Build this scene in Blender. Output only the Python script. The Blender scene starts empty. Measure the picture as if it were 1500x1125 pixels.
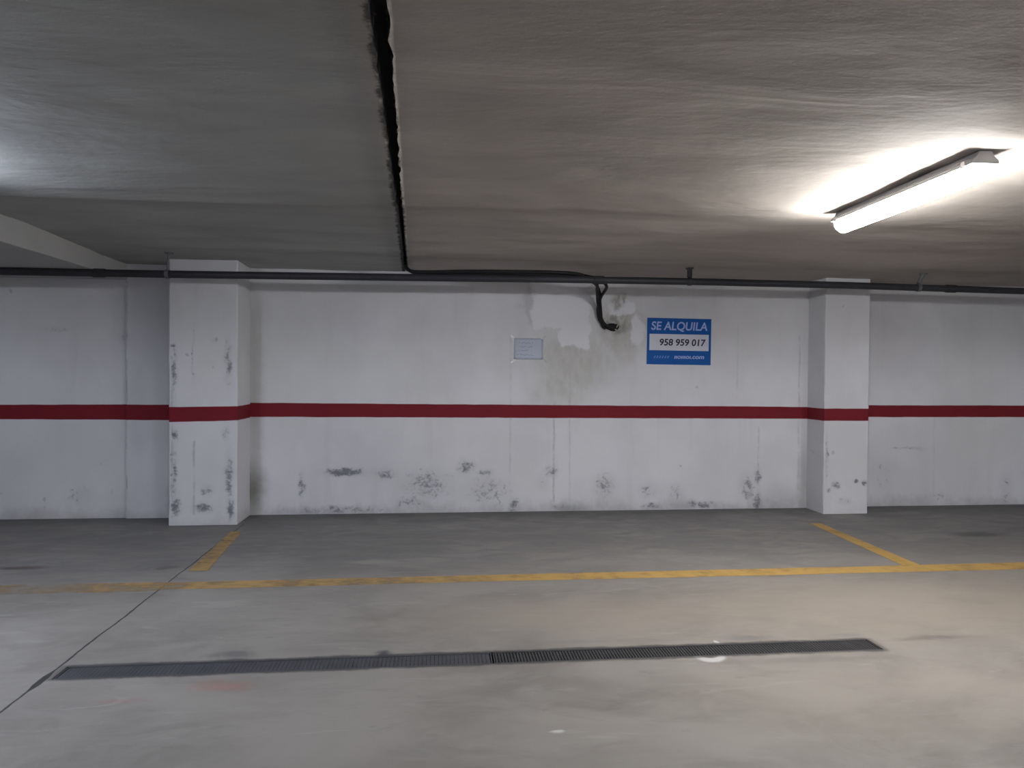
import bpy, bmesh, math, random
from mathutils import Vector, Matrix, noise

S = bpy.context.scene
C = S.collection
random.seed(7)

# ------------------------------------------------------------------ camera
D, EYE = 7.3, 1.4506
F_PX = 1020.0
YAW, PITCH, ROLL = 0.10582, 0.013746, 0.007954
fw = Vector((math.sin(YAW)*math.cos(PITCH), math.cos(YAW)*math.cos(PITCH), -math.sin(PITCH)))
rt = Vector((math.cos(YAW), -math.sin(YAW), 0.0))
up = rt.cross(fw)
r2 = rt*math.cos(ROLL) + up*math.sin(ROLL)
u2 = -rt*math.sin(ROLL) + up*math.cos(ROLL)
cd = bpy.data.cameras.new('camera')
cam = bpy.data.objects.new('camera', cd)
C.objects.link(cam)
M4 = Matrix((r2, u2, -fw)).transposed().to_4x4()
M4.translation = Vector((0, -D, EYE))
cam.matrix_world = M4
cd.sensor_fit = 'HORIZONTAL'; cd.sensor_width = 36.0
cd.lens = F_PX/1500.0*36.0
cd.clip_start = 0.05
S.camera = cam

# ------------------------------------------------------------------ world / view
w = bpy.data.worlds.new('world'); S.world = w; w.use_nodes = True
w.node_tree.nodes['Background'].inputs[0].default_value = (0.6, 0.65, 0.75, 1)
w.node_tree.nodes['Background'].inputs[1].default_value = 0.0
S.view_settings.view_transform = 'Standard'
S.view_settings.look = 'None'
S.view_settings.gamma = 1.0
S.view_settings.use_curve_mapping = False
S.view_settings.exposure = 1.36

# lamp strengths (emission of the diffusers), tuned here
LAMP_RIGHT = 60.0
LAMP_LEFT = 46.0
LAMP_BACK = 138.0
COL_RIGHT = (1.0, 0.98, 0.95)
COL_LEFT = (0.76, 0.84, 1.0)
COL_BACK = (0.90, 0.92, 1.0)

# ------------------------------------------------------------------ helpers
def tag(o, label=None, cat=None, group=None, kind=None):
    if label: o['label'] = label
    if cat: o['category'] = cat
    if group: o['group'] = group
    if kind: o['kind'] = kind
    return o

def obj(name, bm, mat=None, parent=None, smooth=False):
    me = bpy.data.meshes.new(name)
    bm.normal_update()
    bm.to_mesh(me); bm.free()
    if smooth:
        for p in me.polygons: p.use_smooth = True
    o = bpy.data.objects.new(name, me)
    C.objects.link(o)
    if mat: me.materials.append(mat)
    if parent: o.parent = parent
    return o

def empty(name, loc):
    o = bpy.data.objects.new(name, None); C.objects.link(o)
    o.location = loc; o.empty_display_size = 0.1
    return o

def box(bm, x0, x1, y0, y1, z0, z1, bev=0.0):
    r = bmesh.ops.create_cube(bm, size=1.0)
    for v in r['verts']:
        v.co = Vector(((x0+x1)/2 + v.co.x*(x1-x0), (y0+y1)/2 + v.co.y*(y1-y0), (z0+z1)/2 + v.co.z*(z1-z0)))
    if bev > 0:
        ed = list({e for v in r['verts'] for e in v.link_edges})
        bmesh.ops.bevel(bm, geom=ed, offset=bev, segments=2, profile=0.5, affect='EDGES')

def tube(bm, pts, rad, n=10, caps=True):
    pts = [Vector(p) for p in pts]
    rings = []
    prev = None
    for i, p in enumerate(pts):
        a = pts[max(i-1, 0)]; b = pts[min(i+1, len(pts)-1)]
        t = (b-a).normalized()
        if prev is None:
            ref = Vector((0, 0, 1)) if abs(t.z) < 0.9 else Vector((1, 0, 0))
            nx = t.cross(ref).normalized()
        else:
            nx = (prev - t*prev.dot(t)).normalized()
        prev = nx
        ny = t.cross(nx)
        r = rad[i] if isinstance(rad, (list, tuple)) else rad
        rings.append([bm.verts.new(p + (nx*math.cos(2*math.pi*k/n) + ny*math.sin(2*math.pi*k/n))*r) for k in range(n)])
    for a, b in zip(rings, rings[1:]):
        for k in range(n):
            bm.faces.new((a[k], a[(k+1) % n], b[(k+1) % n], b[k]))
    if caps:
        bm.faces.new(rings[0][::-1]); bm.faces.new(rings[-1])

def spline(ctrl, n=10):
    P = [Vector(c) for c in ctrl]
    P = [P[0]*2-P[1]] + P + [P[-1]*2-P[-2]]
    out = []
    for i in range(1, len(P)-2):
        for k in range(n):
            t = k/n
            a, b, c, d = P[i-1], P[i], P[i+1], P[i+2]
            out.append(0.5*((2*b) + (c-a)*t + (2*a-5*b+4*c-d)*t*t + (3*b-a-3*c+d)*t**3))
    out.append(P[-2])
    return out

# ------------------------------------------------------------------ material node helpers
class NT:
    def __init__(s, name):
        s.m = bpy.data.materials.new(name); s.m.use_nodes = True
        s.t = s.m.node_tree; s.n = s.t.nodes; s.l = s.t.links
        s.b = s.n['Principled BSDF']
        s.pos = s.n.new('ShaderNodeNewGeometry').outputs['Position']
        sx = s.n.new('ShaderNodeSeparateXYZ'); s.l.new(s.pos, sx.inputs[0])
        s.x, s.y, s.z = sx.outputs
    def put(s, sock, v):
        if hasattr(v, 'is_output'): s.l.new(v, sock)
        else: sock.default_value = v
    def math(s, op, a, b=0.0, c=0.0, clamp=False):
        n = s.n.new('ShaderNodeMath'); n.operation = op; n.use_clamp = clamp
        s.put(n.inputs[0], a); s.put(n.inputs[1], b); s.put(n.inputs[2], c)
        return n.outputs[0]
    def noise(s, scale=1.0, detail=4.0, rough=0.55, stretch=(1, 1, 1), off=(0, 0, 0), dist=0.0, col=False):
        mp = s.n.new('ShaderNodeMapping'); s.l.new(s.pos, mp.inputs[0])
        mp.inputs['Scale'].default_value = stretch; mp.inputs['Location'].default_value = off
        n = s.n.new('ShaderNodeTexNoise')
        s.l.new(mp.outputs[0], n.inputs['Vector'])
        n.inputs['Scale'].default_value = scale; n.inputs['Detail'].default_value = detail
        n.inputs['Roughness'].default_value = rough; n.inputs['Distortion'].default_value = dist
        return n.outputs['Color' if col else 'Fac']
    def step(s, v, a, b):
        n = s.n.new('ShaderNodeMapRange'); n.interpolation_type = 'SMOOTHSTEP'
        s.put(n.inputs[0], v)
        if a < b:
            n.inputs[1].default_value = a; n.inputs[2].default_value = b
            n.inputs[3].default_value = 0.0; n.inputs[4].default_value = 1.0
        else:
            n.inputs[1].default_value = b; n.inputs[2].default_value = a
            n.inputs[3].default_value = 1.0; n.inputs[4].default_value = 0.0
        return n.outputs[0]
    def mix(s, f, a, b, mode='MIX'):
        n = s.n.new('ShaderNodeMix'); n.data_type = 'RGBA'; n.blend_type = mode
        s.put(n.inputs['Factor'], f)
        for sock, v in ((n.inputs[6], a), (n.inputs[7], b)):
            if hasattr(v, 'is_output'): s.l.new(v, sock)
            else: sock.default_value = (*v, 1.0) if len(v) == 3 else v
        return n.outputs[2]
    def warp(s, amt, scale, off=(0, 0, 0)):
        """axis coordinates shaken by noise: gives ragged outlines"""
        c = s.noise(scale, 5.0, 0.6, off=off, col=True)
        sx = s.n.new('ShaderNodeSeparateXYZ'); s.l.new(c, sx.inputs[0])
        f = lambda p, o: s.math('ADD', p, s.math('MULTIPLY', s.math('SUBTRACT', o, 0.5), amt))
        return f(s.x, sx.outputs[0]), f(s.y, sx.outputs[1]), f(s.z, sx.outputs[2])
    def ell(s, u, v, cu, cv, ru, rv, soft=0.6):
        """soft ellipse mask, 1 inside"""
        a = s.math('DIVIDE', s.math('SUBTRACT', u, cu), ru)
        b = s.math('DIVIDE', s.math('SUBTRACT', v, cv), rv)
        d = s.math('SQRT', s.math('ADD', s.math('MULTIPLY', a, a), s.math('MULTIPLY', b, b)))
        return s.step(d, 1.0, 1.0-soft)
    def rect(s, u, v, u0, u1, v0, v1, soft=0.02):
        a = s.math('MULTIPLY', s.step(u, u0-soft, u0+soft), s.step(u, u1+soft, u1-soft))
        b = s.math('MULTIPLY', s.step(v, v0-soft, v0+soft), s.step(v, v1+soft, v1-soft))
        return s.math('MULTIPLY', a, b)
    def mx(s, *a):
        r = a[0]
        for b in a[1:]: r = s.math('MAXIMUM', r, b)
        return r
    def bump(s, h, strength, dist):
        n = s.n.new('ShaderNodeBump'); s.l.new(h, n.inputs['Height'])
        n.inputs['Strength'].default_value = strength; n.inputs['Distance'].default_value = dist
        s.l.new(n.outputs[0], s.b.inputs['Normal'])
    def out(s, col, rough=0.8, spec=0.3):
        s.put(s.b.inputs['Base Color'], col if hasattr(col, 'is_output') else (*col, 1.0))
        s.put(s.b.inputs['Roughness'], rough)
        s.b.inputs['Specular IOR Level'].default_value = spec
        return s.m

def plain(name, col, rough=0.6, metal=0.0, var=0.15, scale=20.0):
    t = NT(name)
    n = t.noise(scale, 4.0, 0.6)
    c = t.mix(n, tuple(c*(1-var) for c in col), tuple(min(1, c*(1+var)) for c in col))
    t.out(c, rough, 0.2)
    t.b.inputs['Metallic'].default_value = metal
    return t.m

def emitter(name, col, strength):
    m = bpy.data.materials.new(name); m.use_nodes = True
    b = m.node_tree.nodes['Principled BSDF']
    b.inputs['Base Color'].default_value = (0.9, 0.9, 0.9, 1)
    b.inputs['Roughness'].default_value = 0.3
    b.inputs['Emission Color'].default_value = (*col, 1)
    b.inputs['Emission Strength'].default_value = strength
    return m

# ------------------------------------------------------------------ wall paint
WHITE = (0.60, 0.605, 0.63)
RED = (0.165, 0.010, 0.018)
MOULD = (0.085, 0.09, 0.115)

def wall_material(name, zl, zh, mould=(), seams=(), foot=0.5, plaster=False, axis='x', blots=()):
    t = NT(name)
    u = t.x if axis == 'x' else t.y
    wx, wy, wz = t.warp(0.10, 9.0)
    wu = wx if axis == 'x' else wy
    # blotchy white lime paint
    big = t.noise(1.3, 4.0, 0.55, (1, 1, 0.8))
    col = t.mix(t.step(big, 0.3, 0.7), tuple(c*0.93 for c in WHITE), tuple(c*1.05 for c in WHITE))
    streak = t.noise(5.0, 4.0, 0.6, (1.0, 1.0, 0.12), off=(3, 1, 0))
    col = t.mix(t.math('MULTIPLY', t.step(streak, 0.52, 0.75), 0.16), col, (0.40, 0.40, 0.38))
    warm = t.noise(0.7, 2.0, 0.5, off=(9, 4, 2))
    col = t.mix(t.math('MULTIPLY', t.step(warm, 0.45, 0.7), 0.35), col, (0.58, 0.59, 0.56))
    h = t.noise(30.0, 5.0, 0.6)
    h2 = t.noise(4.0, 3.0, 0.5)
    hh = t.math('ADD', t.math('MULTIPLY', h, 0.25), h2)
    if plaster:
        # damp olive stain under the cable hole, and the raw white plaster patch over it
        sx, sy, sz = t.warp(0.45, 3.0, (5, 2, 1))
        fine = t.noise(14.0, 5.0, 0.65, (1, 1, 0.5))
        damp = t.mx(t.ell(sx, sz, 1.45, 1.60, 0.62, 0.58, 0.8), t.ell(sx, sz, 1.95, 1.92, 0.36, 0.42, 0.7),
                    t.ell(sx, sz, 1.30, 1.30, 0.45, 0.35, 0.9))
        damp = t.math('MULTIPLY', damp, t.math('ADD', 0.55, t.math('MULTIPLY', t.step(fine, 0.3, 0.7), 0.45)))
        col = t.mix(t.math('MULTIPLY', damp, 0.66), col, (0.36, 0.355, 0.30))
        px, py, pz = t.warp(0.26, 5.0, (1, 7, 3))
        patch = t.mx(t.rect(px, pz, 0.97, 1.60, 1.94, 2.60, 0.012), t.rect(px, pz, 1.28, 1.60, 1.74, 2.0, 0.02),
                     t.ell(px, pz, 1.95, 2.18, 0.19, 0.10, 0.25),
                     t.rect(px, pz, 1.62, 2.02, 2.40, 2.6, 0.02), t.ell(px, pz, 2.13, 1.93, 0.09, 0.22, 0.4))
        col = t.mix(t.math('MULTIPLY', patch, 0.85), col, (0.69, 0.70, 0.74))
        # grey shade of an older patch edge to its left, and bare mortar near the hole
        old = t.math('MULTIPLY', t.ell(px, pz, 0.95, 2.22, 0.07, 0.30, 0.7), 0.45)
        col = t.mix(old, col, (0.33, 0.33, 0.35))
        bare = t.mx(t.ell(px, pz, 1.93, 2.25, 0.13, 0.12, 0.6), t.ell(px, pz, 1.90, 2.01, 0.18, 0.14, 0.6))
        col = t.mix(t.math('MULTIPLY', t.math('MULTIPLY', bare, t.step(fine, 0.35, 0.6)), 0.7), col, (0.20, 0.20, 0.17))
        hh = t.math('ADD', hh, t.math('MULTIPLY', patch, 0.8))
    # vertical board joints
    for sxp, st, z0, z1 in seams:
        a = t.rect(t.math('ADD', wu, 0.0) if False else t.math('ADD', u, t.math('MULTIPLY', t.math('SUBTRACT', h2, 0.5), 0.03)), t.z, sxp-0.008, sxp+0.008, z0, z1, 0.012)
        br = t.step(t.noise(6.0, 5.0, 0.7, off=(sxp, 0, 2)), 0.35, 0.65)
        col = t.mix(t.math('MULTIPLY', t.math('MULTIPLY', a, br), st), col, (0.16, 0.16, 0.17))
    # olive stain right of the left pillar, dark blots elsewhere: (u, z, ru, rz, strength)
    for gu, gz, ru, rz, st in blots:
        g = t.ell(wu, wz, gu, gz, ru, rz, 0.95)
        col = t.mix(t.math('MULTIPLY', g, st), col, (0.15, 0.155, 0.13))
    # mould: clusters of dark speckles
    if mould:
        m = None
        for mu, mz, ru, rz, st in mould:
            e = t.math('MULTIPLY', t.ell(wu, wz, mu, mz, ru, rz, 0.9), st)
            m = e if m is None else t.math('MAXIMUM', m, e)
        f1 = t.noise(15.0, 6.0, 0.72, (1, 1, 1.1), off=(2, 3, 5), dist=0.6)
        spk = t.step(t.math('ADD', t.math('ADD', f1, t.math('MULTIPLY', t.math('SUBTRACT', t.noise(45.0, 3.0, 0.6), 0.5), 0.22)), t.math('MULTIPLY', m, 0.46)), 0.62, 0.97)
        spk = t.math('MULTIPLY', spk, t.step(m, 0.0, 0.25))
        soft = t.math('MULTIPLY', m, 0.27)
        col = t.mix(t.math('MULTIPLY', t.mx(spk, soft), 0.80), col, MOULD)
    # dirty splash line at the foot
    fz = t.math('ADD', t.z, t.math('MULTIPLY', t.math('SUBTRACT', t.noise(4.0, 6.0, 0.72, (1, 1, 0.8)), 0.5), 0.40))
    fm = t.math('MULTIPLY', t.step(fz, 0.14, -0.06), foot*0.75)
    col = t.mix(fm, col, (0.14, 0.14, 0.14))
    # small pits
    pit = t.step(t.noise(7.0, 2.0, 0.5, off=(8, 8, 8)), 0.745, 0.78)
    col = t.mix(t.math('MULTIPLY', pit, 0.35), col, (0.2, 0.2, 0.2))
    # red stripe, brushed edge
    ez = t.math('ADD', t.z, t.math('MULTIPLY', t.math('SUBTRACT', t.noise(3.0, 3.0, 0.5), 0.5), 0.012))
    sl = (zl[1]-zl[0], zl[0]); sh = (zh[1]-zh[0], zh[0])
    u01 = t.math('DIVIDE', t.math('SUBTRACT', u, zl[2]), zl[3]-zl[2])
    lo = t.math('SUBTRACT', ez, t.math('ADD', t.math('MULTIPLY', u01, sl[0]), sl[1]))
    hi = t.math('SUBTRACT', ez, t.math('ADD', t.math('MULTIPLY', u01, sh[0]), sh[1]))
    band = t.math('MULTIPLY', t.step(lo, -0.004, 0.004), t.step(hi, 0.004, -0.004))
    red = t.mix(t.noise(8.0, 4.0, 0.6), tuple(c*0.85 for c in RED), tuple(c*1.12 for c in RED))
    col = t.mix(band, col, red)
    t.bump(hh, 0.35, 0.006)
    return t.out(col, 0.75, 0.25)

m_middle = wall_material('white_paint_middle', (0.999, 0.986, -1.87, 4.02), (1.142, 1.118), plaster=True, foot=0.55,
    mould=[(-0.95, 0.43, 0.36, 0.075, 1.0), (-1.38, 0.30, 0.06, 0.20, 0.7), (-0.55, 0.41, 0.22, 0.10, 0.62), (0.30, 0.47, 0.16, 0.12, 0.75), (0.50, 0.42, 0.16, 0.06, 0.7),
           (-0.10, 0.30, 0.45, 0.24, 0.62), (-0.30, 0.12, 0.30, 0.10, 0.6), (0.55, 0.22, 0.40, 0.26, 0.52), (0.80, 0.06, 0.10, 0.18, 0.7),
           (1.20, 0.42, 0.14, 0.10, 0.65), (1.10, 0.30, 0.12, 0.15, 0.4), (1.78, 0.27, 0.18, 0.22, 0.62), (2.27, 0.20, 0.16, 0.16, 0.45), (2.57, 0.17, 0.14, 0.18, 0.55),
           (2.85, 0.05, 0.30, 0.07, 0.8), (2.30, 0.04, 0.20, 0.06, 0.7), (3.38, 0.22, 0.14, 0.24, 0.62), (3.49, 0.35, 0.07, 0.16, 0.75), (3.49, 0.08, 0.08, 0.16, 0.85),
           (-0.98, 0.04, 0.9, 0.07, 0.6), (1.30, 0.05, 0.3, 0.06, 0.5), (0.85, 2.18, 0.08, 0.05, 0.3)],
    seams=[(0.76, 0.30, 0.3, 1.9), (1.23, 0.55, 0.1, 1.15), (1.40, 0.30, 0.1, 1.5), (3.50, 0.40, 0.0, 0.9), (3.25, 0.25, 1.2, 2.0), (3.96, 0.5, 0.1, 1.9)],
    blots=[(-1.88, 0.25, 0.22, 0.40, 0.85), (-1.86, 1.1, 0.16, 1.4, 0.38), (1.42, 0.0, 0.22, 0.16, 0.5), (4.03, 0.35, 0.12, 0.6, 0.35), (3.75, 0.1, 0.4, 0.25, 0.22)])
m_leftw = wall_material('white_paint_left', (0.977, 0.972, -4.23, -3.03), (1.119, 1.124), foot=0.5,
    mould=[(-3.5, 0.22, 0.2, 0.2, 0.42), (-3.7, 1.86, 0.25, 0.05, 0.35), (-3.08, 1.8, 0.1, 0.1, 0.4), (-4.1, 0.5, 0.3, 0.3, 0.2)],
    seams=[(-3.05, 0.7, 0.0, 2.5)], blots=[(-2.56, 0.15, 0.14, 0.35, 0.8)])
m_rightw = wall_material('white_paint_right', (1.004, 1.006, 4.81, 6.7), (1.138, 1.140), foot=0.5,
    mould=[(5.0, 0.35, 0.3, 0.3, 0.3), (5.3, 0.65, 0.35, 0.03, 0.6), (5.6, 0.1, 0.3, 0.1, 0.45), (6.5, 0.2, 0.15, 0.35, 0.45)],
    seams=[(5.6, 0.15, 0.1, 1.2)], blots=[(4.62, 0.1, 0.12, 0.3, 0.6)])
m_pl = wall_material('white_paint_left_pillar', (0.977, 0.992, -2.54, -1.90), (1.120, 1.128), foot=0.3,
    mould=[(-2.46, 0.86, 0.05, 0.08, 0.9), (-2.47, 0.45, 0.05, 0.5, 0.65), (-2.47, 1.45, 0.04, 0.35, 0.75), (-2.48, 1.70, 0.06, 0.03, 0.9), (-2.46, 0.17, 0.09, 0.14, 0.9),
           (-1.97, 0.45, 0.07, 0.4, 0.7), (-1.95, 0.14, 0.06, 0.16, 0.95), (-2.2, 0.16, 0.16, 0.09, 0.75), (-2.17, 0.33, 0.09, 0.08, 0.6), (-1.98, 1.55, 0.05, 0.35, 0.75),
           (-2.0, 0.86, 0.06, 0.1, 0.6), (-2.3, 1.6, 0.02, 0.4, 0.5), (-2.1, 1.75, 0.06, 0.05, 0.5)],
    seams=[(-2.29, 0.45, 0.1, 0.8), (-2.49, 0.4, 0.25, 1.6)], blots=[])
m_pr = wall_material('white_paint_right_pillar', (0.986, 0.987, 4.04, 4.54), (1.116, 1.118), foot=0.12,
    mould=[(4.42, 0.335, 0.05, 0.045, 1.2), (4.52, 0.325, 0.05, 0.05, 1.2), (4.20, 0.30, 0.08, 0.07, 0.75), (4.12, 0.25, 0.06, 0.05, 0.7), (4.3, 0.13, 0.14, 0.06, 0.5),
           (4.09, 0.6, 0.03, 0.4, 0.6)],
    seams=[], blots=[])
m_other = wall_material('white_paint_garage', (0.98, 0.98, 0, 1), (1.12, 1.12), foot=0.4)

# ------------------------------------------------------------------ floor
def floor_material():
    t = NT('polished_concrete')
    wx, wy, wz = t.warp(0.5, 1.6)
    big = t.noise(0.8, 5.0, 0.6, (1, 1.6, 1), dist=0.6)
    mid = t.noise(3.0, 5.0, 0.65, (1, 1.5, 1), off=(4, 4, 0), dist=0.8)
    col = t.mix(t.step(big, 0.3, 0.7), (0.198, 0.184, 0.170), (0.300, 0.281, 0.260))
    col = t.mix(t.math('MULTIPLY', t.step(mid, 0.42, 0.62), 0.40), col, (0.31, 0.293, 0.272))
    dk = t.noise(1.7, 6.0, 0.62, (0.7, 2.0, 1), off=(7, 2, 0), dist=1.5)
    col = t.mix(t.math('MULTIPLY', t.step(dk, 0.52, 0.70), 0.38), col, (0.15, 0.145, 0.14))
    lt = t.noise(4.5, 5.0, 0.6, (0.5, 2.2, 1), off=(1, 2, 5), dist=1.0)
    col = t.mix(t.math('MULTIPLY', t.step(lt, 0.58, 0.72), 0.30), col, (0.40, 0.39, 0.37))
    spt = t.step(t.noise(9.0, 3.0, 0.6, (0.8, 1.4, 1), off=(3, 9, 0)), 0.66, 0.74)
    col = t.mix(t.math('MULTIPLY', spt, 0.3), col, (0.14, 0.13, 0.125))
    # brown dusty traffic lane in front of the stall, sandier to the right
    dust = t.mx(t.ell(wx, wy, 3.2, -3.2, 3.4, 1.0, 0.8), t.ell(wx, wy, 0.9, -3.2, 1.8, 0.6, 0.9), t.math('MULTIPLY', t.ell(wx, wy, 2.0, -4.3, 2.0, 0.7, 0.9), 0.5))
    col = t.mix(t.math('MULTIPLY', dust, t.math('ADD', t.math('MULTIPLY', mid, 0.9), 0.2)), col, (0.30, 0.26, 0.215))
    red = t.mx(t.ell(wx, wy, -0.98, -3.95, 0.14, 0.07, 0.9), t.math('MULTIPLY', t.ell(wx, wy, -1.35, -4.08, 0.18, 0.05, 0.9), 0.6))
    col = t.mix(t.math('MULTIPLY', red, 0.4), col, (0.36, 0.14, 0.12))
    # darker oily stalls near the wall
    stall = t.step(wy, -2.55, -1.6)
    stn = t.noise(2.0, 5.0, 0.65, (1, 2.2, 1), off=(1, 8, 0), dist=1.2)
    col = t.mix(t.math('MULTIPLY', stall, t.math('ADD', t.math('MULTIPLY', t.step(stn, 0.35, 0.65), 0.65), 0.15)), col, (0.165, 0.165, 0.172))
    edge = t.step(t.math('ADD', wy, t.math('MULTIPLY', mid, 0.3)), -0.55, 0.15)  # contact shadow along the wall foot, painted into the floor colour
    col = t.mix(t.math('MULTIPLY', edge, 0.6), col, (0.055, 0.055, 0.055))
    for ex, ey, rx, ry, st, c in [(-0.52, -1.88, 0.30, 0.09, 0.5, (0.36, 0.35, 0.31)), (0.41, -0.33, 0.16, 0.06, 0.35, (0.3, 0.28, 0.27)), (4.95, -0.35, 0.35, 0.1, 0.3, (0.3, 0.3, 0.3)),
                                  (5.0, -1.35, 0.35, 0.16, 0.7, (0.06, 0.06, 0.06)), (5.9, -1.2, 0.6, 0.2, 0.5, (0.07, 0.07, 0.07)), (-3.05, -1.86, 0.30, 0.08, 0.75, (0.075, 0.05, 0.045)),
                                  (-2.0, -1.93, 0.10, 0.08, 0.6, (0.09, 0.08, 0.08)), (2.75, -3.70, 0.30, 0.05, 0.45, (0.10, 0.09, 0.085)), (-1.05, -3.62, 0.18, 0.07, 0.6, (0.09, 0.09, 0.10)),
                                  (1.72, -3.62, 0.18, 0.06, 0.5, (0.13, 0.13, 0.14)), (2.3, -3.63, 0.15, 0.05, 0.4, (0.16, 0.16, 0.17)), (-0.27, -3.66, 0.09, 0.05, 0.9, (0.06, 0.06, 0.07)),
                                  (0.50, -4.52, 0.035, 0.02, 0.8, (0.6, 0.6, 0.6)), (-0.75, -1.15, 0.7, 0.05, 0.25, (0.3, 0.3, 0.3)), (1.95, -3.93, 0.6, 0.06, 0.35, (0.13, 0.12, 0.115))]:
        e = t.math('MULTIPLY', t.ell(t.math('ADD', t.x, t.math('MULTIPLY', t.math('SUBTRACT', mid, 0.5), 0.25)), t.math('ADD', t.y, t.math('MULTIPLY', t.math('SUBTRACT', mid, 0.5), 0.12)), ex, ey, rx, ry, 0.8), st)
        col = t.mix(e, col, c)
    # white paint splash around the drain
    fine = t.noise(14.0, 4.0, 0.6)
    ax = t.math('ADD', t.x, t.math('MULTIPLY', t.math('SUBTRACT', fine, 0.5), 0.03))
    ring = t.math('MULTIPLY', t.ell(ax, t.y, 1.405, -3.845, 0.095, 0.085, 0.3), t.math('SUBTRACT', 1.0, t.ell(ax, t.y, 1.41, -3.830, 0.050, 0.046, 0.3)))
    ring = t.mx(ring, t.ell(ax, t.y, 1.52, -3.665, 0.018, 0.035, 0.4))
    col = t.mix(t.math('MULTIPLY', ring, 0.85), col, (0.58, 0.58, 0.58))
    # soot along the broken edges of the drain
    k = t.noise(5.0, 5.0, 0.7, off=(0, 3, 0))
    dy = t.math('ABSOLUTE', t.math('ADD', t.y, 3.765))
    soot = t.math('MULTIPLY', t.step(t.math('SUBTRACT', dy, t.math('MULTIPLY', k, 0.06)), 0.075, 0.045), t.math('MULTIPLY', t.step(t.x, -1.86, -1.78), t.step(t.x, 2.42, 2.36)))
    col = t.mix(t.math('MULTIPLY', soot, 0.8), col, (0.035, 0.035, 0.038))
    # saw-cut joint running to the left pillar
    jx = t.math('ADD', t.x, t.math('MULTIPLY', t.math('SUBTRACT', t.noise(2.5, 4.0, 0.6, (0.2, 1, 1)), 0.5), 0.035))
    jw = t.math('ADD', t.math('MULTIPLY', t.ell(t.x, t.y, -1.84, -3.85, 0.3, 0.12, 0.7), 0.012), t.math('MULTIPLY', k, 0.010))
    jd = t.math('SUBTRACT', t.math('ABSOLUTE', t.math('ADD', jx, 1.838)), jw)
    joint = t.step(jd, 0.003, -0.002)
    joint = t.math('MULTIPLY', joint, t.step(t.y, -0.40, -0.45))
    col = t.mix(t.math('MULTIPLY', joint, 0.9), col, (0.025, 0.025, 0.027))
    hgt = t.math('SUBTRACT', t.math('ADD', t.math('MULTIPLY', mid, 0.5), t.math('MULTIPLY', t.noise(25.0, 4.0, 0.6), 0.15)), t.math('MULTIPLY', joint, 1.0))
    t.bump(hgt, 0.25, 0.005)
    rough = t.math('ADD', 0.42, t.math('MULTIPLY', mid, 0.3))
    return t.out(col, rough, 0.35)
m_floor = floor_material()

# ------------------------------------------------------------------ ceiling
def crack_x(y):
    return -0.33 + (y+0.18)/(-5.3+0.18)*0.155
def ceiling_material():
    t = NT('grey_skim_plaster')
    wx, wy, wz = t.warp(0.9, 1.0)
    big = t.noise(0.7, 4.0, 0.55, (0.6, 1.4, 1), dist=0.8)
    med = t.noise(1.6, 4.0, 0.5, (0.5, 1.7, 1), off=(3, 3, 3), dist=1.4)
    colL = t.mix(t.step(big, 0.3, 0.7), (0.32, 0.322, 0.306), (0.39, 0.392, 0.375))
    colR = t.mix(t.step(big, 0.3, 0.7), (0.385, 0.35, 0.32), (0.465, 0.425, 0.39))
    side = t.step(t.x, -0.33, -0.20)
    col = t.mix(side, colL, colR)
    col = t.mix(t.math('MULTIPLY', t.step(med, 0.4, 0.75), 0.25), col, (0.23, 0.222, 0.215))
    # tar and soot along the joint (its own shape, ragged)
    cx = t.math('ADD', -0.33, t.math('MULTIPLY', t.math('ADD', t.y, 0.18), 0.155/(-5.3+0.18)))
    fx = t.math('SUBTRACT', t.x, cx)
    rag = t.math('MULTIPLY', t.math('SUBTRACT', t.noise(9.0, 6.0, 0.78), 0.5), 0.075)
    d = t.math('ABSOLUTE', t.math('ADD', fx, 0.008))
    tar = t.step(t.math('ADD', d, rag), 0.042, 0.018)
    halo = t.math('MULTIPLY', t.step(t.math('ADD', t.math('ABSOLUTE', t.math('ADD', fx, 0.05)), t.math('MULTIPLY', rag, 2.0)), 0.17, 0.02), 0.22)
    col = t.mix(halo, col, (0.08, 0.075, 0.075))
    chip = t.math('MULTIPLY', t.rect(fx, t.y, 0.028, 0.044, -9.0, -1.2, 0.004), t.step(t.noise(7.0, 4.0, 0.6, (1, 1, 1), off=(5, 1, 1)), 0.58, 0.68))
    col = t.mix(t.math('MULTIPLY', tar, 0.95), col, (0.012, 0.012, 0.014))
    col = t.mix(t.math('MULTIPLY', chip, 0.75), col, (0.42, 0.38, 0.34))
    t.bump(t.math('ADD', t.math('MULTIPLY', med, 0.6), t.math('MULTIPLY', t.noise(18.0, 5.0, 0.6, (0.6, 1.2, 1)), 0.22)), 0.42, 0.028)
    return t.out(col, 0.85, 0.2)
m_ceil = ceiling_material()

CEIL = 2.51
X0, X1, YB = -7.0, 10.0, -13.0
def sm(a, b, v):
    k = max(0.0, min(1.0, (v-a)/(b-a))); return k*k*(3-2*k)
def ceil_z(x, y):
    z = CEIL
    n1 = noise.fractal(Vector((x*0.45+3, y*1.1, 1.7)), 1.0, 2.0, 4)
    n2 = noise.fractal(Vector((x*1.5+y*0.7, y*3.2-x*0.5, 4.2)), 0.9, 2.0, 3)
    z += n1*0.012 + n2*0.0055
    # beyond this line the formwork of the slab sits slightly higher
    k = sm(-1.0, 3.0, x)
    z += (0.034-0.016*k)*sm(-2.80-0.12*k, -2.62+0.12*k, y + 0.05*math.sin(x*1.3+0.5)) - 0.032*sm(-2.3, -0.4, y)
    return z

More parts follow.
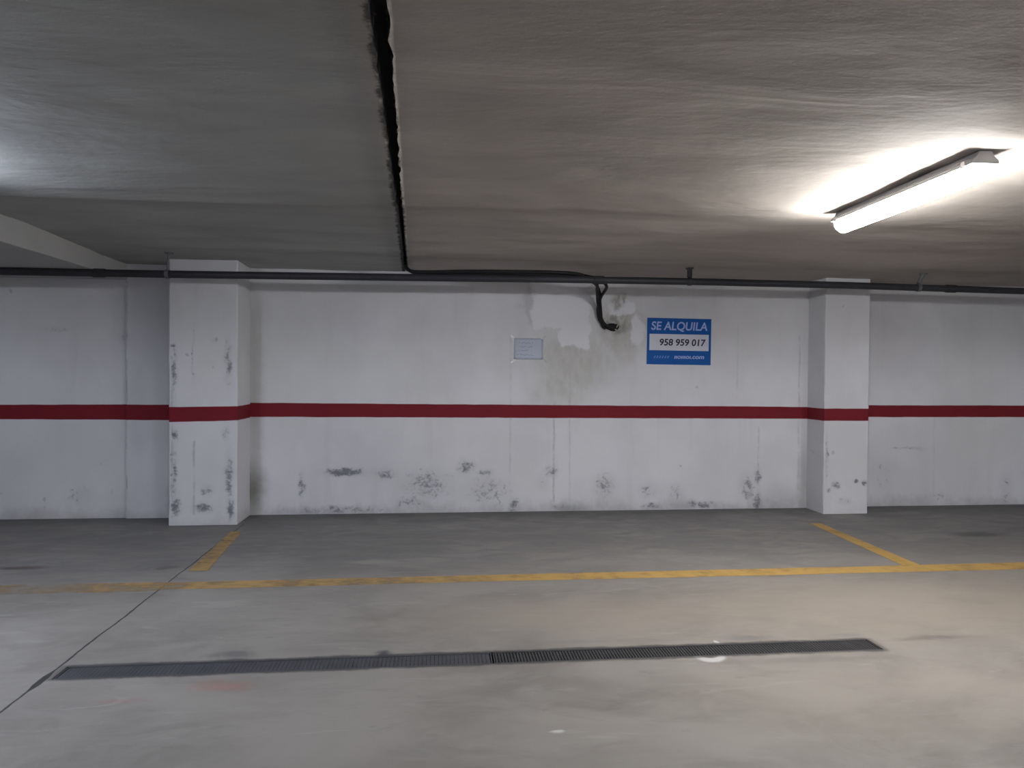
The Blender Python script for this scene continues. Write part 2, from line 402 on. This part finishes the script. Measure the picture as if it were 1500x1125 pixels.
def build_ceiling():
    bm = bmesh.new()
    offs = []
    a = 0.35
    fine = [-0.30, -0.24, -0.18, -0.13, -0.09, -0.06, -0.04, -0.026]
    left = []
    x = -a
    xs = []
    v = X0 + 0.33
    while v < -0.35:
        xs.append(v); v += 0.06 if v > -4 else 0.2
    xs += fine
    g0 = len(xs)-1
    xs += [0.026, 0.04, 0.06, 0.09, 0.13, 0.18, 0.24, 0.30]
    v = 0.36
    while v < X1 + 0.5:
        xs.append(v); v += 0.06 if v < 6 else 0.2
    ys = []
    v = YB
    while v < 0.12:
        ys.append(v); v += 0.05 if v > -7.5 else 0.2
    ys.append(0.12)
    grid = []
    for y in ys:
        row = []
        jl = 0.012*noise.noise(Vector((0, y*9, 3))) + 0.008*noise.noise(Vector((0, y*30, 5)))
        jr = 0.012*noise.noise(Vector((7, y*9, 3))) + 0.008*noise.noise(Vector((7, y*30, 5)))
        wd = 0.027 - 0.014*sm(-5.6, -1.5, y)
        for i, o in enumerate(xs):
            x = crack_x(y) + o
            if i == g0: x = crack_x(y) - wd + jl
            if i == g0+1: x = crack_x(y) + wd + jr
            row.append(bm.verts.new((x, y, ceil_z(x, y))))
        grid.append(row)
    top = []
    for r, row in enumerate(grid):
        a_, b_ = row[g0], row[g0+1]
        top.append((bm.verts.new((a_.co.x, a_.co.y, a_.co.z+0.09)), bm.verts.new((b_.co.x, b_.co.y, b_.co.z+0.09))))
    for r in range(len(grid)-1):
        for i in range(len(xs)-1):
            if i == g0: continue
            bm.faces.new((grid[r][i], grid[r+1][i], grid[r+1][i+1], grid[r][i+1]))
        for k, gi in ((0, g0), (1, g0+1)):
            q = (grid[r][gi], grid[r+1][gi], top[r+1][k], top[r][k])
            bm.faces.new(q)
        bm.faces.new((top[r][0], top[r+1][0], top[r+1][1], top[r][1]))
    o = obj('ceiling', bm, m_ceil, smooth=True)
    tag(o, kind='structure', label='grey skimmed concrete ceiling with a black open joint')
build_ceiling()

# ------------------------------------------------------------------ floor mesh with the drain trench
DX0, DX1, DY0, DY1 = -1.80, 2.37, -3.835, -3.695
def build_floor():
    bm = bmesh.new()
    for (a, b, c, d) in ((X0, X1, DY1, 0.15), (X0, X1, YB, DY0), (X0, DX0, DY0, DY1), (DX1, X1, DY0, DY1)):
        vs = [bm.verts.new(p) for p in ((a, c, 0), (b, c, 0), (b, d, 0), (a, d, 0))]
        bm.faces.new(vs)
    z = -0.12
    b0 = [(DX0, DY0), (DX1, DY0), (DX1, DY1), (DX0, DY1)]
    for i in range(4):
        p, q = b0[i], b0[(i+1) % 4]
        bm.faces.new([bm.verts.new(v) for v in ((p[0], p[1], 0), (p[0], p[1], z), (q[0], q[1], z), (q[0], q[1], 0))])
    bm.faces.new([bm.verts.new((p[0], p[1], z)) for p in b0])
    bmesh.ops.remove_doubles(bm, verts=bm.verts, dist=1e-5)
    tag(obj('floor', bm, m_floor), kind='structure', label='grey polished concrete garage floor with a saw-cut joint')
build_floor()

# ------------------------------------------------------------------ walls and pillars
def slab(name, x0, x1, y0, y1, z0, z1, mat, label, bev=0.0):
    bm = bmesh.new(); box(bm, x0, x1, y0, y1, z0, z1, bev)
    return tag(obj(name, bm, mat), kind='structure', label=label)
TOP = 2.66
slab('wall_back', -2.2, 4.3, 0.0, 0.3, -0.02, TOP, m_middle, 'white painted wall with red stripe behind the empty parking bay')
slab('wall_back_left', X0, -3.05, -0.06, 0.3, -0.02, TOP, m_leftw, 'white painted wall with red stripe left of the left pillar')
slab('wall_back_recess', -3.05, -2.2, -0.09, 0.3, -0.02, TOP, m_leftw, 'narrow white wall strip beside the left pillar')
slab('wall_back_right', 4.3, X1, 0.04, 0.3, -0.02, TOP, m_rightw, 'white painted wall with red stripe right of the right pillar')
slab('wall_left', X0-0.3, X0, YB, 0.3, -0.02, TOP, m_other, 'white side wall at the far left')
slab('wall_right', X1, X1+0.3, YB, 0.3, -0.02, TOP, m_other, 'white side wall at the far right')
slab('wall_front', X0, X1, YB-0.3, YB, -0.02, TOP, m_other, 'white wall behind the viewer')

def pillar(x0, x1, y0, mat, label, wob):
    bm = bmesh.new()
    r = 0.012
    prof = [(x0, 0.1), (x0, y0+r), (x0+r*0.3, y0+r*0.3), (x0+r, y0), (x1-r, y0), (x1-r*0.3, y0+r*0.3), (x1, y0+r), (x1, 0.1)]
    zs = [0.0+i*0.05 for i in range(54)]
    rows = []
    for z in zs:
        row = []
        for k, (x, y) in enumerate(prof):
            e = noise.noise(Vector((k*2.0+wob, z*6, 0)))*0.003 + noise.noise(Vector((k*0.1+wob, z*1.1, 5)))*0.003
            if z < 0.12 and 0 < k < 7: e2 = -0.004*(1-z/0.12)
            else: e2 = 0
            row.append(bm.verts.new((x+e, y+(e+e2 if 0 < k < 7 else 0), min(z-0.01, TOP))))
        rows.append(row)
    for a, b in zip(rows, rows[1:]):
        for k in range(len(prof)-1):
            bm.faces.new((a[k], a[k+1], b[k+1], b[k]))
    return tag(obj('pillar', bm, mat), label, 'pillar', 'white concrete pillars along the wall')
pillar(-2.52, -1.895, -0.45, m_pl, 'wide white concrete pillar with red stripe and mould spots, at the left end of the bay', 0.0)
pillar(4.06, 4.56, -0.34, m_pr, 'narrower clean white pillar with red stripe, at the right end of the bay near the lamp', 5.0)

# downstand beam at the left
m_beam = NT('pale_beam_plaster')
bn = m_beam.noise(2.0, 4.0, 0.55)
m_beam = m_beam.out(m_beam.mix(bn, (0.36, 0.36, 0.35), (0.44, 0.44, 0.43)), 0.85, 0.2)
slab('trim_1', X0, -3.04, -2.60, -0.06, 2.352, 2.64, m_beam, 'pale concrete downstand beam at the upper left', 0.006)
# unseen cross beam, added to keep the rear lamps off the upper wall
slab('trim_2', X0, X1, -10.5, -10.2, 2.33, 2.64, m_beam, 'added cross beam behind the viewer that shades the upper wall')

# ------------------------------------------------------------------ painted parking lines
def line_material(name, lowwear):
    t = NT(name)
    n1 = t.noise(2.2, 5.0, 0.65, (1, 1, 1), off=(2, 6, 0))
    n2 = t.noise(14.0, 4.0, 0.6, (0.6, 1.2, 1))
    left = t.step(t.x, -1.85, -2.3)           # more worn left of the joint
    mid = t.step(t.x, 1.2, -0.6)
    wear = t.math('ADD', t.math('MULTIPLY', n1, 0.75), t.math('MULTIPLY', n2, 0.35))
    wear = t.math('ADD', wear, t.math('ADD', t.math('MULTIPLY', left, 0.13), t.math('MULTIPLY', mid, 0.08)))
    wear = t.math('SUBTRACT', wear, lowwear)
    keep = t.step(wear, 0.92, 0.50)
    col = t.mix(n1, (0.60, 0.365, 0.085), (0.45, 0.30, 0.12))
    col = t.mix(t.math('MULTIPLY', t.mx(left, t.math('MULTIPLY', mid, 0.6)), 0.6), col, (0.36, 0.25, 0.15))
    t.out(col, 0.6, 0.3)
    t.put(t.b.inputs['Alpha'], t.math('MULTIPLY', keep, 0.93))
    return t.m
m_line = line_material('yellow_road_paint', 0.0)
def strip(pts_a, pts_b, label, seedv, name='parking_line'):
    """ribbon of paint between two edge polylines"""
    bm = bmesh.new()
    th = 0.0025
    n = 60
    def interp(P, t):
        k = t*(len(P)-1); i = min(int(k), len(P)-2); f = k-i
        return Vector(P[i]).lerp(Vector(P[i+1]), f)
    A, B, A0, B0 = [], [], [], []
    for i in range(n+1):
        t = i/n
        a = interp(pts_a, t); b = interp(pts_b, t)
        d = (b-a).normalized()
        a += d*0.010*noise.noise(Vector((t*14, seedv, 0))); b += d*0.010*noise.noise(Vector((t*14, seedv+9, 0)))
        A.append(bm.verts.new((a.x, a.y, th))); B.append(bm.verts.new((b.x, b.y, th)))
        A0.append(bm.verts.new((a.x, a.y, 0.0006))); B0.append(bm.verts.new((b.x, b.y, 0.0006)))
    for i in range(n):
        bm.faces.new((A[i], A[i+1], B[i+1], B[i]))
        bm.faces.new((A0[i], A0[i+1], A[i+1], A[i])); bm.faces.new((B[i], B[i+1], B0[i+1], B0[i]))
    bmesh.ops.recalc_face_normals(bm, faces=bm.faces)
    return tag(obj(name, bm, m_line), label, 'parking line', 'yellow lines on the floor')
strip([(-7, -2.49, 0), (-1.9, -2.49, 0), (-1.8, -2.47, 0), (0.29, -2.455, 0), (1.8, -2.465, 0), (3.7, -2.465, 0), (7.5, -2.47, 0)][1:],
      [(-7, -2.27, 0), (-1.9, -2.30, 0), (-1.8, -2.315, 0), (0.29, -2.305, 0), (1.8, -2.305, 0), (3.7, -2.30, 0), (7.5, -2.25, 0)][1:],
      'long yellow line along the open front of the parking bay', 1.0)
strip([(-7, -2.49, 0), (-1.9, -2.495, 0)], [(-7, -2.27, 0), (-1.9, -2.30, 0)],
      'faded yellow line on the floor left of the saw-cut joint', 2.0)
strip([(-1.800, -2.03, 0), (-1.865, -0.76, 0)], [(-1.665, -2.03, 0), (-1.77, -0.76, 0)],
      'short yellow line running from the left pillar', 3.0)
strip([(3.575, -2.30, 0), (3.665, -0.79, 0)], [(3.715, -2.30, 0), (3.775, -0.79, 0)],
      'short yellow line running towards the right pillar', 4.0)

# ------------------------------------------------------------------ drain grates
m_grate = plain('dark_galvanised_steel', (0.075, 0.076, 0.086), 0.5, 0.2, 0.3, 12.0)
m_grate2 = plain('darker_dirty_steel', (0.058, 0.057, 0.060), 0.6, 0.2, 0.3, 12.0)
def grate(x0, x1, mat, label, pitch, bar):
    t = tag(empty('drain_grate', ((x0+x1)/2, (DY0+DY1)/2, 0)), label, 'drain grate', 'drain grates in the floor')
    cx, cy = t.location.x, t.location.y
    L = (x1-x0)/2; W = (DY1-DY0)/2-0.004
    bm = bmesh.new()
    for s in (-1, 1):
        box(bm, -L, L, s*W-0.006, s*W+0.006, -0.03, -0.001)
    for s in (-1, 1):
        box(bm, s*L-0.006 if s > 0 else -L, L if s > 0 else -L+0.006, -W, W, -0.03, -0.001)
    obj('frame', bm, mat, t)
    bm = bmesh.new()
    n = int(2*L/pitch)
    for i in range(1, n):
        x = -L + 2*L*i/n
        box(bm, x-bar/2, x+bar/2, -W+0.006, W-0.006, -0.022, -0.003)
    for y in (-W*0.33, W*0.33):
        box(bm, -L, L, y-0.003, y+0.003, -0.024, -0.006)
    g = obj('grid', bm, mat, t)
    # channel of dirt below
    bm = bmesh.new(); box(bm, -L, L, -W-0.002, W+0.002, -0.115, -0.085)
    obj('silt', bm, m_grate2, t)
    return t
grate(DX0+0.006, 0.283, m_grate, 'dark steel drain grate, left half reaching to the saw-cut joint', 0.020, 0.0186)
grate(0.291, DX1-0.006, m_grate2, 'dark steel drain grate, right half passing the white paint splash', 0.016, 0.0115)

# ------------------------------------------------------------------ pipe along the wall
m_pipe = plain('dark_painted_steel_pipe', (0.040, 0.040, 0.048), 0.5, 0.2, 0.25, 6.0)
m_cap = plain('dark_coupling', (0.035, 0.035, 0.04), 0.6, 0.1)
PY = -0.75
def pz(x):
    P = [(-7, 2.30), (-3.82, 2.318), (-2.1, 2.327), (-0.27, 2.344), (1.0, 2.357), (2.35, 2.365), (4.03, 2.363), (5.9, 2.345), (10, 2.34)]
    for (a, za), (b, zb) in zip(P, P[1:]):
        if x <= b: return za + (zb-za)*(x-a)/(b-a)
    return P[-1][1]
pr = tag(empty('water_pipe', (1.0, PY, 2.35)), 'long dark steel pipe running under the ceiling in front of both pillars', 'pipe')
def rel(p): return (p[0]-1.0, p[1]-PY, p[2]-2.35)
bm = bmesh.new()
xs = [X0+0.02+i*0.25 for i in range(int((X1-X0-0.02)/0.25)+1)]
tube(bm, [rel((x, PY, pz(x))) for x in xs], 0.034, 16)
obj('pipe_run', bm, m_pipe, pr, True)
for x in (-3.0, 1.52, 5.15):
    bm = bmesh.new()
    tube(bm, [rel((x-0.05, PY, pz(x-0.05))), rel((x+0.05, PY, pz(x+0.05)))], 0.040, 16)
    obj('coupling', bm, m_cap, pr, False)

m_strap = plain('grey_hanger_metal', (0.16, 0.16, 0.17), 0.5, 0.4)
m_strapd = plain('dark_hanger_metal', (0.05, 0.05, 0.055), 0.6, 0.3)
def hanger(x, mat, label, lean=0.0, wid=0.02):
    t = tag(empty('pipe_hanger', (x, PY, ceil_z(x, PY))), label, 'pipe hanger', 'hangers holding the pipe')
    top = 0.0; dz = pz(x) - t.location.z
    bm = bmesh.new(); box(bm, lean-0.03, lean+0.03, -0.03, 0.03, -0.012, 0.006, 0.003)
    obj('ceiling_plate', bm, mat, t)
    bm = bmesh.new()
    tube(bm, [(lean, 0, -0.005), (0, 0, dz+0.042)], wid*0.5, 8)
    obj('rod', bm, mat, t)
    bm = bmesh.new()
    n = 24
    rings = []
    for k in range(n):
        a = 2*math.pi*k/n
        rings.append([bm.verts.new((sx*0.016, math.cos(a)*r, dz+math.sin(a)*r)) for sx, r in ((-1, 0.0355), (1, 0.0355), (1, 0.040), (-1, 0.040))])
    for k in range(n):
        a, b = rings[k], rings[(k+1) % n]
        for j in range(4):
            bm.faces.new((a[j], b[j], b[(j+1) % 4], a[(j+1) % 4]))
    bmesh.ops.recalc_face_normals(bm, faces=bm.faces)
    obj('clamp', bm, mat, t)
    return t
hanger(-2.42, m_strap, 'grey pipe hanger in front of the left pillar', 0.012, 0.018)
hanger(2.42, m_strapd, 'dark pipe hanger above the blue sign', 0.0, 0.05)
hanger(4.80, m_strap, 'pale grey pipe hanger right of the right pillar', 0.05, 0.04)

# ------------------------------------------------------------------ cable bundle
m_cable = plain('black_cable_rubber', (0.014, 0.014, 0.016), 0.55, 0.0, 0.3)
m_tapec = plain('bare_cable_end', (0.42, 0.40, 0.36), 0.5, 0.2)
cb = tag(empty('cable_bundle', (1.65, -0.02, 1.97)), 'sagging black cable bundle running over the pipe and into a hole in the wall', 'cable')
def crel(p): return (p[0]-1.65, p[1]+0.02, p[2]-1.97)
paths = [
    ([(-0.315, -0.45, 2.50), (-0.31, -0.62, 2.46), (-0.24, -0.71, 2.405), (-0.02, -0.74, 2.402), (0.25, -0.74, 2.415), (0.7, -0.745, 2.422), (1.1, -0.74, 2.425), (1.35, -0.70, 2.415), (1.52, -0.62, 2.36), (1.60, -0.35, 2.30), (1.655, -0.14, 2.22), (1.70, -0.06, 2.10), (1.74, -0.045, 2.01), (1.80, -0.04, 1.965), (1.87, -0.03, 1.955), (1.895, 0.02, 1.965)], 0.017),
    ([(-0.32, -0.50, 2.50), (-0.29, -0.66, 2.43), (-0.18, -0.69, 2.390), (0.1, -0.69, 2.395), (0.5, -0.69, 2.405), (0.95, -0.70, 2.405), (1.30, -0.68, 2.395), (1.50, -0.55, 2.37), (1.63, -0.30, 2.32), (1.69, -0.11, 2.20), (1.715, -0.05, 2.08), (1.73, -0.03, 1.985), (1.77, -0.025, 1.945)], 0.015),
    ([(1.40, -0.72, 2.40), (1.55, -0.66, 2.38), (1.66, -0.50, 2.33), (1.68, -0.20, 2.27), (1.672, -0.08, 2.17), (1.695, -0.04, 2.05), (1.75, -0.025, 1.985), (1.83, -0.025, 1.968), (1.90, -0.012, 1.985)], 0.016)]
for ctrl, r in paths:
    bm = bmesh.new()
    pts = spline(ctrl, 8)
    tube(bm, [crel(p) for p in pts], r, 10)
    obj('cable', bm, m_cable, cb, True)
for a, b in (((1.885, -0.03, 1.955), (1.905, -0.045, 1.995)), ((1.87, -0.035, 1.94), (1.892, -0.05, 1.925))):
    bm = bmesh.new(); tube(bm, [crel(a), crel(b)], 0.007, 8)
    obj('cable_end', bm, m_tapec, cb)
# wall hole collar: broken mortar around the cable entry
bm = bmesh.new()
cs = []
for k in range(14):
    a = 2*math.pi*k/14
    rr = 0.055*(1+0.35*noise.noise(Vector((k*1.3, 2, 0))))
    cs.append((bm.verts.new((1.85-1.65+math.cos(a)*rr*1.3, 0.018, 1.965-1.97+math.sin(a)*rr*0.8)), bm.verts.new((0.2+math.cos(a)*rr*0.7, 0.004, -0.005+math.sin(a)*rr*0.4))))
for k in range(14):
    bm.faces.new((cs[k][0], cs[(k+1) % 14][0], cs[(k+1) % 14][1], cs[k][1]))
bm.faces.new([c[1] for c in cs])
bmesh.ops.recalc_face_normals(bm, faces=bm.faces)
obj('putty_plug', bm, m_cable, cb)

# ------------------------------------------------------------------ text helper
def text_mesh(s, size, shear=0.0, bold=0.0, width=None, spacing=1.0):
    cu = bpy.data.curves.new('lettering', 'FONT')
    cu.body = s; cu.size = size; cu.shear = shear; cu.offset = bold
    cu.space_character = spacing
    cu.extrude = 0.0006
    o = bpy.data.objects.new('tmp', cu); C.objects.link(o)
    bpy.context.view_layer.update()
    me = bpy.data.meshes.new_from_object(o.evaluated_get(bpy.context.evaluated_depsgraph_get()))
    bpy.data.objects.remove(o); bpy.data.curves.remove(cu)
    xs = [v.co.x for v in me.vertices]; ys = [v.co.y for v in me.vertices]
    w = max(xs)-min(xs); cx = (max(xs)+min(xs))/2; cy = (max(ys)+min(ys))/2
    k = width/w if width else 1.0
    for v in me.vertices:
        x, y, z = (v.co.x-cx)*k, v.co.y-cy, v.co.z
        v.co = (x, -z, y)
    return me
def letter(me, mat, loc, parent, name='lettering'):
    o = bpy.data.objects.new(name, me); C.objects.link(o)
    me.materials.clear(); me.materials.append(mat)
    o.location = loc; o.parent = parent
    return o

# ------------------------------------------------------------------ blue "for rent" sign
m_blue = plain('blue_sign_plastic', (0.004, 0.088, 0.34), 0.6, 0.0, 0.05, 3.0)
m_white = plain('white_sign_vinyl', (0.56, 0.58, 0.66), 0.4, 0.0, 0.04, 5.0)
m_pale = plain('pale_sign_lettering', (0.34, 0.42, 0.72), 0.4, 0.0, 0.04, 5.0)
m_pale2 = plain('dim_sign_lettering', (0.10, 0.22, 0.56), 0.4, 0.0, 0.04, 5.0)
m_ink = plain('dark_ink', (0.035, 0.030, 0.055), 0.6, 0.0, 0.1)
sg = tag(empty('rental_sign', (2.587, 0.0, 1.82)), 'blue sign reading SE ALQUILA with a phone number on white', 'sign')
sg.rotation_euler = (0, math.radians(0.35), 0)
bm = bmesh.new(); box(bm, -0.357, 0.357, -0.0055, -0.0005, -0.250, 0.250, 0.0015)
obj('board', bm, m_blue, sg)
bm = bmesh.new(); box(bm, -0.330, 0.330, -0.0065, -0.0054, -0.098, 0.078, 0.0)
obj('number_panel', bm, m_white, sg)
letter(text_mesh('SE ALQUILA', 0.125, 0.12, 0.0022, 0.625), m_pale, (0.0, -0.0065, 0.158), sg)
letter(text_mesh('958 959 017', 0.098, 0.10, 0.0025, 0.515), m_ink, (0.040, -0.0075, -0.010), sg, 'phone_number')
letter(text_mesh('ıııııı', 0.058, 0.2, 0.0005, 0.175), m_pale2, (-0.195, -0.0065, -0.170), sg, 'web_address')
letter(text_mesh('ııoıııoı.com', 0.062, 0.15, 0.0016, 0.335), m_pale, (0.115, -0.0065, -0.170), sg, 'web_address')

# ------------------------------------------------------------------ paper notice
m_paper = plain('blueish_white_paper', (0.74, 0.78, 0.88), 0.6, 0.0, 0.03, 8.0)
m_tape = NT('clear_sticky_tape')
m_tape.out((0.80, 0.80, 0.80), 0.15, 0.6); m_tape.b.inputs['Alpha'].default_value = 0.55
m_tape = m_tape.m
m_pencil = plain('grey_handwriting', (0.27, 0.29, 0.37), 0.8, 0.0, 0.1)
pp = tag(empty('paper_notice', (0.947, 0.0, 1.722)), 'small white paper notice taped to the wall left of the blue sign', 'notice')
bm = bmesh.new()
nx, nz = 12, 8
g = [[bm.verts.new((-0.155+0.31*i/nx, -0.0015-0.004*abs(math.sin(i*0.5))*(1 if 0 < j < nz else 0.3), -0.112+0.224*j/nz)) for i in range(nx+1)] for j in range(nz+1)]
for j in range(nz):
    for i in range(nx): bm.faces.new((g[j][i], g[j][i+1], g[j+1][i+1], g[j+1][i]))
bmesh.ops.solidify(bm, geom=list(bm.faces), thickness=0.0006)
obj('sheet', bm, m_paper, pp, True)
rnd = random.Random(3)
for row, (xa, xb, z, hh_) in enumerate([(-0.105, 0.055, 0.062, 0.018), (-0.095, 0.050, 0.022, 0.014), (-0.105, 0.015, -0.020, 0.013), (-0.125, 0.075, -0.064, 0.015)]):
    bm = bmesh.new()
    x = xa; pts = []
    while x < xb:
        if rnd.random() < 0.16:
            if len(pts) > 2: tube(bm, pts, 0.0016, 5)
            pts = []; x += 0.009
        pts.append((x, -0.0068, z + rnd.uniform(-hh_, hh_)*(1 if len(pts) % 2 else -1)*0.6))
        x += 0.0065
    if len(pts) > 2: tube(bm, pts, 0.0016, 5)
    obj('handwriting', bm, m_pencil, pp)
for x, z, a in ((-0.178, 0.128, 40), (0.165, 0.126, -35), (-0.168, -0.135, -40), (0.185, -0.130, 45)):
    bm = bmesh.new(); box(bm, -0.028, 0.028, -0.0018, -0.0008, -0.009, 0.009)
    for v in bm.verts: v.co = Matrix.Rotation(math.radians(a), 3, 'Y') @ v.co
    o = obj('tape', bm, m_tape, pp); o.location = (x*0.97, -0.0012 if abs(x) > 0.17 else -0.002, z*0.97)

# ------------------------------------------------------------------ lamps
m_house = plain('grey_lamp_housing', (0.30, 0.30, 0.30), 0.5, 0.0, 0.08)
m_clip = plain('steel_lamp_clip', (0.45, 0.45, 0.45), 0.35, 0.6)
def lamp(x, yc, col, strength, label, length=1.26, zc=None, rot=0.0, caps=False):
    z = ceil_z(x, yc) if zc is None else zc
    t = tag(empty('ceiling_lamp', (x, yc, z)), label, 'lamp', 'tube lamps on the ceiling')
    t.rotation_euler = (0, 0, rot)
    h = length/2
    # housing: shallow trough, narrow at the top
    bm = bmesh.new()
    prof = [(-0.030, -0.004), (0.030, -0.004), (0.040, -0.025), (0.064, -0.046), (0.065, -0.062), (-0.065, -0.062), (-0.064, -0.046), (-0.040, -0.025)]
    ra = [bm.verts.new((px, -h, pz_)) for px, pz_ in prof]; rb = [bm.verts.new((px, h, pz_)) for px, pz_ in prof]
    for k in range(8): bm.faces.new((ra[k], ra[(k+1) % 8], rb[(k+1) % 8], rb[k]))
    bm.faces.new(ra[::-1]); bm.faces.new(rb)
    bmesh.ops.recalc_face_normals(bm, faces=bm.faces)
    obj('housing', bm, m_house, t)
    for s in (-1, 1):
        bm = bmesh.new(); box(bm, -0.02, 0.02, s*h*0.7-0.02, s*h*0.7+0.02, -0.006, 0.02)
        obj('bracket', bm, m_clip, t)
    # prismatic diffuser, half-round, glowing
    bm = bmesh.new()
    arc = []
    for k in range(13):
        a = math.pi*k/12
        arc.append((0.054*math.cos(a), -0.062-0.076*math.sin(a)**0.8))
    secs = []
    for yy, sc in ((-h+0.004, 0.45), (-h+0.012, 0.8), (-h+0.035, 1.0), (h-0.035, 1.0), (h-0.012, 0.8), (h-0.004, 0.45)):
        secs.append([bm.verts.new((px*(0.7+0.3*sc), yy, -0.062+(pz_+0.062)*sc)) for px, pz_ in arc])
    for a, b in zip(secs, secs[1:]):
        for k in range(12): bm.faces.new((a[k], a[k+1], b[k+1], b[k]))
    bm.faces.new(secs[0][::-1]); bm.faces.new(secs[-1])
    bmesh.ops.recalc_face_normals(bm, faces=bm.faces)
    obj('diffuser', bm, emitter('lamp_glow', col, strength), t, True)
    for s in (-1, 1):
        for q in (-1, 1):
            bm = bmesh.new(); box(bm, q*0.067-0.003, q*0.067+0.003, s*(h-0.06)-0.012, s*(h-0.06)+0.012, -0.072, -0.040, 0.001)
            obj('clip', bm, m_clip, t)
    if caps:  # opaque caps added to cut the light leaving the lamp's ends
        for s in (-1, 1):
            bm = bmesh.new(); box(bm, -0.062, 0.062, s*h-0.02, s*h+0.02, -0.142, -0.005, 0.008)
            obj('added_end_cap', bm, m_house, t)
    return t
lamp(2.55, -3.67, COL_RIGHT, LAMP_RIGHT, 'bright white tube lamp on the ceiling at the upper right', rot=-0.04)
lamp(-2.76, -3.93, COL_LEFT, LAMP_LEFT, 'bluish tube lamp in front of the pale beam, just outside the left edge', caps=True)
lamp(6.5, -11.8, COL_BACK, LAMP_BACK, 'tube lamp far behind the viewer on the right', rot=math.pi/2)
lamp(1.8, -11.8, COL_BACK, LAMP_BACK, 'tube lamp far behind the viewer on the left', rot=math.pi/2)
